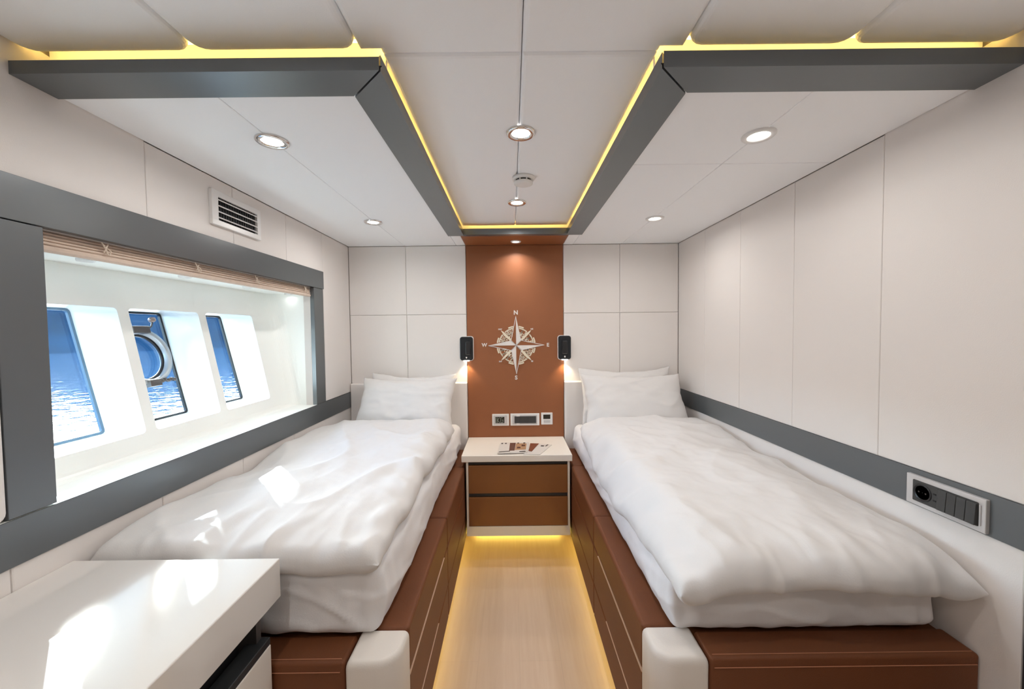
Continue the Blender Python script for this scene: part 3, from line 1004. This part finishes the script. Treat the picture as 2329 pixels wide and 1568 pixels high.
def pillow(c, w_, h_, t_, tilt, yaw, seed, label, roll=0.0):
    """upright leaning pillow. c: bottom centre, tilt from vertical (deg), leaning back to +y"""
    NU, NV = 56, 44
    top, bot = [], []
    for j in range(NV + 1):
        for i in range(NU + 1):
            a, b = -1 + 2 * i / NU, -1 + 2 * j / NV
            a, b = math.sin(a * math.pi / 2) * .35 + a * .65, math.sin(b * math.pi / 2) * .35 + b * .65
            pin = 1 - 0.07 * (1 - b * b) * abs(a) ** 3
            pin2 = 1 - 0.08 * (1 - a * a) * abs(b) ** 3
            k = (max(0, 1 - a ** 4) ** .6) * (max(0, 1 - b ** 4) ** .6)
            wr = 0.007 * fbm(a * 2.4 + seed, b * 2.0, seed) + 0.006 * ridge(a * 2 + seed, b * 2.2, seed * 2)
            px, pz = a * w_ / 2 * pin, b * h_ / 2 * pin2
            px += 0.006 * fbm(b * 3, seed, 1) * abs(a) ** 4
            pz += 0.008 * fbm(a * 3, seed, 4) * abs(b) ** 4
            sag = -0.018 * (1 - a * a) * (b > 0) * b
            top.append(Vector((px, -t_ * .55 * k - wr * (0.3 + k), pz + sag)))
            bot.append(Vector((px, t_ * .45 * k + .002, pz + sag)))
    g = G()
    n_ = len(top)
    w1_ = NU + 1
    fs = []
    for j in range(NV):
        for i in range(NU):
            a = j * w1_ + i
            fs.append((a, a + 1, a + w1_ + 1, a + w1_))
            fs.append((n_ + a, n_ + a + w1_, n_ + a + w1_ + 1, n_ + a + 1))
    rim = list(range(w1_)) + [j * w1_ + NU for j in range(1, NV + 1)] + [NV * w1_ + i for i in reversed(range(NU))] + [j * w1_ for j in reversed(range(1, NV))]
    for k in range(len(rim)):
        a, b = rim[k], rim[(k + 1) % len(rim)]
        fs.append((a, b, n_ + b, n_ + a))
    g.add(top + bot, fs)
    M = Matrix.Translation(c) @ Matrix.Rotation(math.radians(yaw), 4, 'Z') @ Matrix.Rotation(math.radians(-tilt), 4, 'X') @ Matrix.Rotation(math.radians(roll), 4, 'Y') @ Matrix.Translation((0, 0, h_ / 2))
    g.xform(M)
    o = g.build('pillow', 'white', smooth=True)
    tag(o, label, 'pillow', 'white pillows')
    return o
pillow(Vector((-0.735, -0.20, 0.88)), 0.60, 0.375, 0.10, 22, 0, 1.3, 'rear white pillow against the headboard of the window-side bed', 1.5)
pillow(Vector((-0.735, -0.36, 0.885)), 0.65, 0.385, 0.13, 34, 0, 4.1, 'front white pillow on the window-side bed, tucked behind its duvet', 1)
pillow(Vector((0.785, -0.20, 0.875)), 0.66, 0.405, 0.10, 22, 0, 7.7, 'rear white pillow against the headboard of the right-hand bed', 0)
pillow(Vector((0.80, -0.36, 0.88)), 0.69, 0.40, 0.13, 34, 0, 9.2, 'front white pillow on the right-hand bed, beside the grey wall band', 0)

# ------------------------------------------------------------------ nightstand
NY = -0.42
r = empty('nightstand', (XC, -0.22, 0.22))
tag(r, 'cream floating nightstand with two brown drawers between the beds', 'nightstand')
NX0, NX1 = -0.317, 0.337
G().box(-0.345, 0.352, NY - 0.012, -0.006, 0.700, 0.742, 0.004).build('top', 'cream', r)
G().box(NX0, NX0 + 0.013, NY, -0.006, 0.222, 0.700).build('side_panel', 'cream', r)
G().box(NX1 - 0.013, NX1, NY, -0.006, 0.222, 0.700).build('side_panel', 'cream', r)
G().box(NX0 + 0.013, NX1 - 0.013, NY, -0.02, 0.222, 0.284).build('base', 'cream', r)
G().box(NX0 + 0.013, NX1 - 0.013, NY + 0.03, -0.02, 0.284, 0.700).build('carcass', 'slate', r)
for (z0, z1) in ((0.496, 0.674), (0.286, 0.470)):
    G().box(NX0 + 0.014, NX1 - 0.014, NY, NY + 0.02, z0, z1, 0.002, 1).build('drawer', 'drawer', r)
for (z0, z1) in ((0.677, 0.699), (0.472, 0.494)):
    G().box(NX0 + 0.014, NX1 - 0.014, NY + 0.012, NY + 0.03, z0, z1, 0.001, 1).build('grip_profile', 'slate', r)
G().box(NX0 + 0.01, NX1 - 0.01, -0.006, 0.004, 0.025, 0.036).build('led_strip', 'lednight', r)

# magazines
def leaf(name, quad, z, th, label, curl=0.0):
    g = G()
    N = 10
    p00, p10, p11, p01 = [Vector((*q, 0)) for q in quad]
    vt = []
    for j in range(N + 1):
        for i in range(N + 1):
            s_, t = i / N, j / N
            p = p00 * (1 - s_) * (1 - t) + p10 * s_ * (1 - t) + p11 * s_ * t + p01 * (1 - s_) * t
            p.z = z + th + curl * (s_ ** 3) * (1 - t) ** 2
            vt.append(p)
    vb = [Vector((p.x, p.y, p.z - th)) for p in vt]
    n_ = len(vt)
    fs = []
    for j in range(N):
        for i in range(N):
            a = j * (N + 1) + i
            fs.append((a, a + 1, a + N + 2, a + N + 1))
            fs.append((n_ + a, n_ + a + N + 1, n_ + a + N + 2, n_ + a + 1))
    W1 = N + 1
    rim = list(range(W1)) + [j * W1 + N for j in range(1, W1)] + [N * W1 + i for i in reversed(range(N))] + [j * W1 for j in reversed(range(1, N))]
    for k in range(len(rim)):
        a, b = rim[k], rim[(k + 1) % len(rim)]
        fs.append((a, b, n_ + b, n_ + a))
    return g.add(vt + vb, fs)
ZT = 0.7425
mg2 = leaf('m', [(0.045, -0.425), (0.15, -0.43), (0.245, -0.225), (0.13, -0.19)], ZT, 0.004, '').build('brochure', 'paper')
tag(mg2, 'pale folded brochure lying under the magazine on the nightstand', 'brochure')
for (q, mt_) in (([(0.165, -0.262), (0.185, -0.268), (0.192, -0.246), (0.172, -0.241)], 'ink3'), ([(0.195, -0.262), (0.205, -0.263), (0.222, -0.226), (0.214, -0.225)], 'ink3'),
                 ([(0.08, -0.36), (0.10, -0.375), (0.16, -0.20), (0.10, -0.19)], 'ink4')):
    leaf('p', q, ZT + 0.0042, 0.0006, '').build('print_patch', mt_, mg2)
mg1 = leaf('m', [(-0.118, -0.415), (0.07, -0.405), (0.088, -0.185), (-0.105, -0.185)], ZT + 0.0045, 0.006, '').build('magazine', 'paper')
tag(mg1, 'glossy magazine with a brown and sand cover photo on the nightstand', 'magazine')
zz = ZT + 0.0107
for (q, mt_) in (([(-0.045, -0.37), (-0.01, -0.37), (0.0, -0.20), (-0.04, -0.20)], 'ink1'),
                 ([(-0.008, -0.36), (0.064, -0.35), (0.074, -0.215), (0.002, -0.215)], 'ink2'),
                 ([(-0.11, -0.402), (-0.04, -0.385), (-0.04, -0.372), (-0.11, -0.392)], 'ink3'),
                 ([(0.005, -0.33), (0.03, -0.325), (0.03, -0.29), (0.008, -0.29)], 'ink1'),
                 ([(0.036, -0.28), (0.060, -0.28), (0.064, -0.245), (0.04, -0.245)], 'ink1'),
                 ([(0.01, -0.215), (0.022, -0.215), (0.022, -0.195), (0.012, -0.195)], 'ink3'),
                 ([(0.05, -0.215), (0.064, -0.215), (0.066, -0.195), (0.052, -0.195)], 'ink3'),
                 ([(-0.10, -0.22), (-0.088, -0.22), (-0.086, -0.20), (-0.098, -0.20)], 'ink3'),
                 ([(-0.075, -0.22), (-0.062, -0.22), (-0.061, -0.20), (-0.073, -0.20)], 'ink3'),
                 ([(0.02, -0.40), (0.06, -0.395), (0.06, -0.38), (0.02, -0.385)], 'ink3')):
    leaf('p', q, zz, 0.0005 + 0.0002 * (mt_ in ('ink1', 'ink3')), '').build('print_patch', mt_, mg1)

# ------------------------------------------------------------------ compass rose
CX, CZ, CW = 0.012, 1.417, -0.0042
r = empty('compass_rose', (CX, CW, CZ - 0.215))
tag(r, 'pale compass rose inlay with letters on the tan leather panel', 'wall emblem')
FB = (X, Z, -Y)
def P2(ang, rad):
    return (CX + rad * math.sin(math.radians(ang)), CZ + rad * math.cos(math.radians(ang)))
def ply(name, pts, mt_, w=0.004, base=0.0):
    return G().prism(pts, FB, -CW + base, -CW + base + w).build(name, mt_, r)
def bar(a, b, wd, name='line', mt_='compass2', w=0.003, base=0.0):
    a, b = Vector(a), Vector(b)
    d = (b - a).normalized()
    n = Vector((-d.y, d.x)) * wd / 2
    return [tuple(a + n), tuple(a - n), tuple(b - n), tuple(b + n)]
def bars(name, lst, wd, mt_='compass2', w=0.003, base=0.0):
    g = G()
    for (a, b) in lst:
        g.prism(bar(a, b, wd), FB, -CW + base, -CW + base + w)
    return g.build(name, mt_, r)
tips = {0: 0.212, 90: 0.205, 180: 0.212, 270: 0.203}
for a, rad in tips.items():
    # pale half (clockwise side for N: right)
    sgn = 1
    ply('star_point', [P2(a, rad), P2(a + 45, 0.052), P2(a, 0.0)], 'compass', 0.006)
    bars('star_outline', [(P2(a, rad), P2(a - 45, 0.052)), (P2(a - 45, 0.052), P2(0, 0))], 0.004, 'compass', 0.006)
    hp = ply('star_shade', [P2(a, rad * .93), P2(a, 0.01), P2(a - 43, 0.048)], 'brown', 0.004)
for a in (45, 135, 225, 315):
    ply('ray', [P2(a, 0.150), P2(a + 10, 0.125), P2(a + 5, 0.055), P2(a - 5, 0.055), P2(a - 10, 0.125)] if False else
        [P2(a, 0.158), P2(a + 3.2, 0.13), P2(a + 9, 0.055), P2(a - 9, 0.055), P2(a - 3.2, 0.13)], 'compass2', 0.005)
def arc_band(r0, r1, a0, a1, n=10):
    return [P2(lin(a0, a1, i / n), r1) for i in range(n + 1)] + [P2(lin(a1, a0, i / n), r0) for i in range(n + 1)]
for q in range(4):
    b0 = q * 90
    g = G()
    for (a0, a1) in ((b0 + 10, b0 + 39), (b0 + 51, b0 + 80)):
        g.prism(arc_band(0.122, 0.130, a0, a1), FB, -CW, -CW + 0.003)
        g.prism(arc_band(0.093, 0.098, a0 + 2, a1), FB, -CW, -CW + 0.003)
    g.prism(arc_band(0.133, 0.143, b0 + 8, b0 + 24), FB, -CW, -CW + 0.004)
    g.prism(arc_band(0.133, 0.143, b0 + 66, b0 + 82), FB, -CW, -CW + 0.004)
    g.build('ring_arc', 'compass2', r)
    lst = []
    for a in (14, 19, 24, 29, 34, 39, 51, 56, 61, 66, 71, 76):
        tw = 7 * math.sin(a * 1.7 + q)
        lst.append((P2(b0 + a, 0.066 + 0.012 * abs(math.sin(a + q))), P2(b0 + a + tw, 0.124)))
    bars('ring_hatching', lst, 0.0042)
def text_mesh(txt, size, c, frame, w_off, mt_, parent, name='letter', depth=0.003):
    cu = bpy.data.curves.new('t', 'FONT')
    cu.body = txt
    cu.size = size
    cu.align_x = 'CENTER'
    cu.align_y = 'CENTER'
    cu.extrude = depth / 2
    cu.offset = size * 0.035
    ob = bpy.data.objects.new('t', cu)
    COL.objects.link(ob)
    dg = bpy.context.evaluated_depsgraph_get()
    me = bpy.data.meshes.new_from_object(ob.evaluated_get(dg))
    U, V, Wn = frame
    g = G()
    g.add([Vector(c) + U * v.co.x + V * v.co.y + Wn * (v.co.z + depth / 2 + w_off) for v in me.vertices],
          [tuple(p.vertices) for p in me.polygons])
    bpy.data.objects.remove(ob)
    bpy.data.curves.remove(cu)
    bpy.data.meshes.remove(me)
    return g.build(name, mt_, parent)
for (t, dx, dz, s_) in (('N', 0, 0.238, .042), ('S', -0.002, -0.238, .040), ('E', 0.232, 0.0, .036), ('W', -0.232, 0.004, .036),
                        ('NE', .116, .118, .015), ('NW', -.116, .118, .015), ('SE', .116, -.118, .015), ('SW', -.116, -.118, .015)):
    text_mesh(t, s_, (CX + dx, CW, CZ + dz), FB, 0.0, 'compass', r)

# ------------------------------------------------------------------ reading lamps
def reading_lamp(x0, x1, label, side):
    xc = (x0 + x1) / 2
    r = empty('reading_lamp', (xc, -0.004, 1.316))
    tag(r, label, 'wall lamp', 'reading lamps')
    z0, z1 = 1.312, 1.484
    G().panel((X, Z, -Y), x0 - 0.004, x1 + 0.004, z0 - 0.004, z1 + 0.004, -0.004 + 0.0, 0.016, 0.02, 0.004, 2, 6).build('backplate', 'plate', r)
    G().panel((X, Z, -Y), x0, x1, z0, z1, 0.016, 0.030, 0.018, 0.006, 3, 6).build('housing', 'lamp', r)
    # folded lamp head set in the housing
    hw = 0.020
    hx = xc + side * 0.012
    G().panel((X, Z, -Y), hx - hw, hx + hw, z0 + 0.040, z1 - 0.034, 0.030, 0.046, 0.008, 0.008, 3, 4).build('lamp_head', 'black', r)
    G().lathe([(0.007, 0.0), (0.006, 0.004), (0.001, 0.005)], (xc - side * 0.0, -0.030, z0 + 0.022), -Y, 16).build('switch', 'chrome', r, smooth=True)
    L = bpy.data.lights.new('reading_light', 'SPOT')
    L.energy = 2.0
    L.color = (1.0, 0.80, 0.52)
    L.spot_size = math.radians(105)
    L.spot_blend = 0.6
    L.shadow_soft_size = 0.012
    lo = bpy.data.objects.new('reading_light', L)
    lo.location = (0.0, -0.026, -0.012)
    lo.rotation_euler = (math.radians(-4), 0, 0)
    lo.parent = r
    COL.objects.link(lo)
    G().box(xc - 0.02, xc + 0.02, -0.034, -0.016, z0 - 0.0055, z0 - 0.0005).build('light_slot', 'lens', r)
reading_lamp(-0.397, -0.302, 'black reading lamp on the window-side edge of the tan panel', 1)
reading_lamp(0.318, 0.410, 'black reading lamp beside the compass, over the right-hand bed', 0)

# ------------------------------------------------------------------ plates on the tan panel
FBk = (X, Z, -Y)
PW = 0.004
def plate(name, label, cat, x0, x1, z0, z1):
    r = empty(name, ((x0 + x1) / 2, -PW, z0))
    tag(r, label, cat)
    G().panel(FBk, x0, x1, z0, z1, PW, PW + 0.009, 0.003, 0.002, 2, 3).build('faceplate', 'plate', r)
    return r
r = plate('clock_display', 'white wall plate with small patterned display, left of three', 'wall plate', -0.170, -0.046, 0.827, 0.913)
G().panel(FBk, -0.160, -0.060, 0.836, 0.904, PW + 0.009, PW + 0.011, 0.003, 0.001).build('inner_frame', 'silver', r)
sc_ = G().panel(FBk, -0.147, -0.080, 0.847, 0.893, PW + 0.011, PW + 0.0125, 0.002, 0.0008).build('screen', 'screen', r)
g = G()
for (a, b) in (((-.142, .850), (-.142, .890)), ((-.132, .850), (-.132, .890)), ((-.130, .868), (-.116, .890)), ((-.130, .868), (-.114, .850)),
               ((-.106, .889), (-.092, .889)), ((-.107, .887), (-.107, .852)), ((-.106, .851), (-.092, .851)), ((-.091, .852), (-.091, .868)), ((-.098, .870), (-.088, .870))):
    g.prism(bar(a, b, .0032), FBk, PW + 0.0125, PW + 0.0133)
g.build('display_digits', 'lcd', r)
r = plate('socket_panel', 'wide white wall plate with charcoal insert, middle of three', 'wall plate', -0.036, 0.177, 0.827, 0.915)
G().panel(FBk, -0.022, 0.160, 0.836, 0.904, PW + 0.009, PW + 0.011, 0.003, 0.001).build('inner_frame', 'silver', r)
ins = G().panel(FBk, -0.006, 0.152, 0.845, 0.896, PW + 0.011, PW + 0.014, 0.002, 0.001).build('insert', 'char', r)
for (a, b) in ((-0.006, 0.032), (0.034, 0.092), (0.094, 0.152)):
    G().panel(FBk, a + .001, b - .001, 0.846, 0.895, PW + 0.014, PW + 0.0155, 0.002, 0.001).build('module', 'char', ins)
G().box(0.008, 0.032, -PW - 0.0155, -PW - 0.011, 0.838, 0.845).build('clip', 'plate', r)
G().box(0.008, 0.032, -PW - 0.0155, -PW - 0.011, 0.896, 0.902).build('clip', 'plate', r)
r = plate('thermostat', 'small white thermostat with dark screen, right of three plates', 'thermostat', 0.190, 0.274, 0.832, 0.919)
G().panel(FBk, 0.205, 0.257, 0.874, 0.906, PW + 0.009, PW + 0.0105, 0.001, 0.0006).build('screen', 'screen', r)
G().panel(FBk, 0.209, 0.256, 0.846, 0.864, PW + 0.009, PW + 0.0105, 0.001, 0.0006).build('button_bar', 'silver', r)

# ------------------------------------------------------------------ switch panel on the right wall band
FRt = (Y, Z, -X)
xw = -(XR - 0.004)
r = empty('switch_panel', (XR - 0.004, -1.762, 0.99))
tag(r, 'long silver socket and switch plate on the right wall grey band', 'switch plate')
G().panel(FRt, -1.861, -1.662, 0.987, 1.076, xw, xw + 0.010, 0.002, 0.0015).build('faceplate', 'silver', r)
G().panel(FRt, -1.846, -1.682, 1.000, 1.063, xw + 0.010, xw + 0.012, 0.003, 0.001).build('insert', 'char', r)
so_ = G().lathe([(0.0255, 0.0), (0.0255, 0.002), (0.022, 0.002), (0.020, -0.0), (0.001, 0.0)], (XR - 0.004 - 0.012, -1.710, 1.0315), -X, 28, cap=False).build('socket', 'black', r, smooth=True)
for dy in (-0.0095, 0.0095):
    G().lathe([(0.0022, 0.0), (0.0022, 0.001), (0.001, 0.001)], (XR - 0.004 - 0.012, -1.710 + dy, 1.0315), -X, 10).build('contact', 'bronze', so_)
us_ = G().panel(FRt, -1.752, -1.737, 1.003, 1.060, xw + 0.012, xw + 0.0135, 0.001, 0.0006).build('usb_module', 'char', r)
for z_ in (1.022, 1.041):
    G().box(XR - 0.0188, XR - 0.0172, -1.748, -1.741, z_ - 0.002, z_ + 0.002).build('usb_port', 'greydark', us_)
for i in range(4):
    a = -1.8455 + i * 0.0228
    g = G().panel(FRt, a + 0.0006, a + 0.0222, 1.003, 1.060, xw + 0.012, xw + 0.017, 0.001, 0.001)
    for p in g.v:
        if p.x < XR - 0.004 - 0.0125 and p.z < 1.03:
            p.x -= 0.004
    g.build('rocker_switch', 'char', r)
G().box(XR - 0.0165, XR - 0.014, -1.8515, -1.8485, 1.004, 1.058).build('label_strip', 'silver', r)

# ------------------------------------------------------------------ air vent on the left wall
r = empty('air_vent', (XL, -1.15, 1.962))
tag(r, 'white air vent grille above the window frame', 'air vent')
VY0, VY1, VZ0, VZ1 = -1.300, -1.005, 1.957, 2.095
g = G()
g.box(XL, XL + 0.014, VY0, VY1, VZ0, VZ0 + 0.022, 0.002, 1)
g.box(XL, XL + 0.014, VY0, VY1, VZ1 - 0.024, VZ1, 0.002, 1)
g.box(XL, XL + 0.014, VY0, VY0 + 0.034, VZ0 + 0.02, VZ1 - 0.02, 0.002, 1)
g.box(XL, XL + 0.014, VY1 - 0.024, VY1, VZ0 + 0.02, VZ1 - 0.02, 0.002, 1)
g.build('vent_frame', 'plate', r)
G().box(XL + 0.0002, XL + 0.002, VY0 + 0.02, VY1 - 0.02, VZ0 + 0.01, VZ1 - 0.01).build('duct', 'greydark', r)
for i in range(4):
    zc_ = VZ0 + 0.034 + i * 0.0235
    g = G().box(-0.004, 0.004, VY0 + 0.032, VY1 - 0.022, -0.0022, 0.0022)
    g.xform(Matrix.Translation((XL + 0.010, 0, zc_)) @ Matrix.Rotation(math.radians(28), 4, 'Y'))
    g.build('louvre', 'plate', r)
for i in range(16):
    yy = VY0 + 0.042 + i * 0.0145
    G().box(XL + 0.002, XL + 0.005, yy - 0.001, yy + 0.001, VZ0 + 0.02, VZ1 - 0.022).build('fin', 'slate', r)

# ------------------------------------------------------------------ folded blind in the window
r = empty('blind', (XL - 0.03, (WY0 + WY1) / 2, 1.739))
tag(r, 'beige gathered roman blind drawn up under the top window rail', 'blind')
BY0, BY1 = WY0 + 0.004, WY1 - 0.004
for i in range(6):
    z0 = 1.7395 + i * 0.0092 if i else 1.739
    h = 0.0165 if i == 0 else 0.0078
    zz = z0 + (0.0085 if i else 0)
    xo = XL - 0.018 - 0.003 * i + 0.0015 * (i % 2)
    yseg = 24
    g = G()
    ring_ = [(0.0, 0.0), (0.010, -0.0005), (0.014, h * .3), (0.0142, h * .7), (0.010, h + .0003), (0.0, h)]
    vs, fs = [], []
    for k in range(yseg + 1):
        yy = lin(BY0, BY1, k / yseg)
        dz = 0.0010 * noise.noise(Vector((yy * 5, i * 3.1, 0))) 
        dx = 0.002 * noise.noise(Vector((yy * 4, i * 2.1, 4)))
        for (px, pz) in ring_:
            vs.append((xo - 0.010 + px + dx, yy, zz + pz + dz))
    n_ = len(ring_)
    for k in range(yseg):
        for j in range(n_):
            fs.append((k * n_ + j, k * n_ + (j + 1) % n_, (k + 1) * n_ + (j + 1) % n_, (k + 1) * n_ + j))
    fs.append(tuple(range(n_)))
    fs.append(tuple(yseg * n_ + j for j in reversed(range(n_))))
    g.add(vs, fs).build('fold', 'blind', r)
for yy in (-1.689, -1.356, -1.015, -0.587):
    xx = XL - 0.0095
    g = G()
    g.tube([(xx, yy - 0.008, 1.793), (xx + 0.002, yy, 1.776), (xx + 0.001, yy + 0.008, 1.760)], 0.0020, 6)
    g.tube([(xx, yy + 0.010, 1.790), (xx + 0.003, yy, 1.774), (xx + 0.001, yy - 0.004, 1.764)], 0.0016, 6)
    g.tube([(xx, yy + 0.002, 1.782), (xx + 0.004, yy + 0.014, 1.770), (xx + 0.003, yy + 0.010, 1.757)], 0.0016, 6)
    g.build('tie', 'cord', r)

# ------------------------------------------------------------------ desk in the left foreground
DX1, DY1, DZ = -0.647, -1.818, 0.922
r = empty('desk', (-0.92, -2.55, 0))
tag(r, 'glossy white desk unit in the left foreground', 'desk')
G().box(XL + 0.001, DX1, -3.3, DY1, 0.818, DZ, 0.003, 2).build('desk_top', 'gloss', r)
G().box(XL + 0.001, DX1 - 0.07, -3.28, -1.862, 0.06, 0.816).build('carcass', 'greydark', r)
G().box(DX1 - 0.07, DX1 - 0.024, -1.886, -1.868, 0.06, 0.816).build('end_panel', 'bronze', r)
for (a, b) in ((-2.58, -1.862), (-3.29, -2.583)):
    d_ = G().box(DX1 - 0.022, DX1 - 0.003, a, b, 0.06, 0.722, 0.002, 1).build('drawer_front', 'cream', r)
    G().box(DX1 - 0.050, DX1 - 0.004, a, b, 0.7225, 0.742, 0.002, 1).build('grip_profile', 'slate', d_)

print('objects', len(bpy.data.objects))
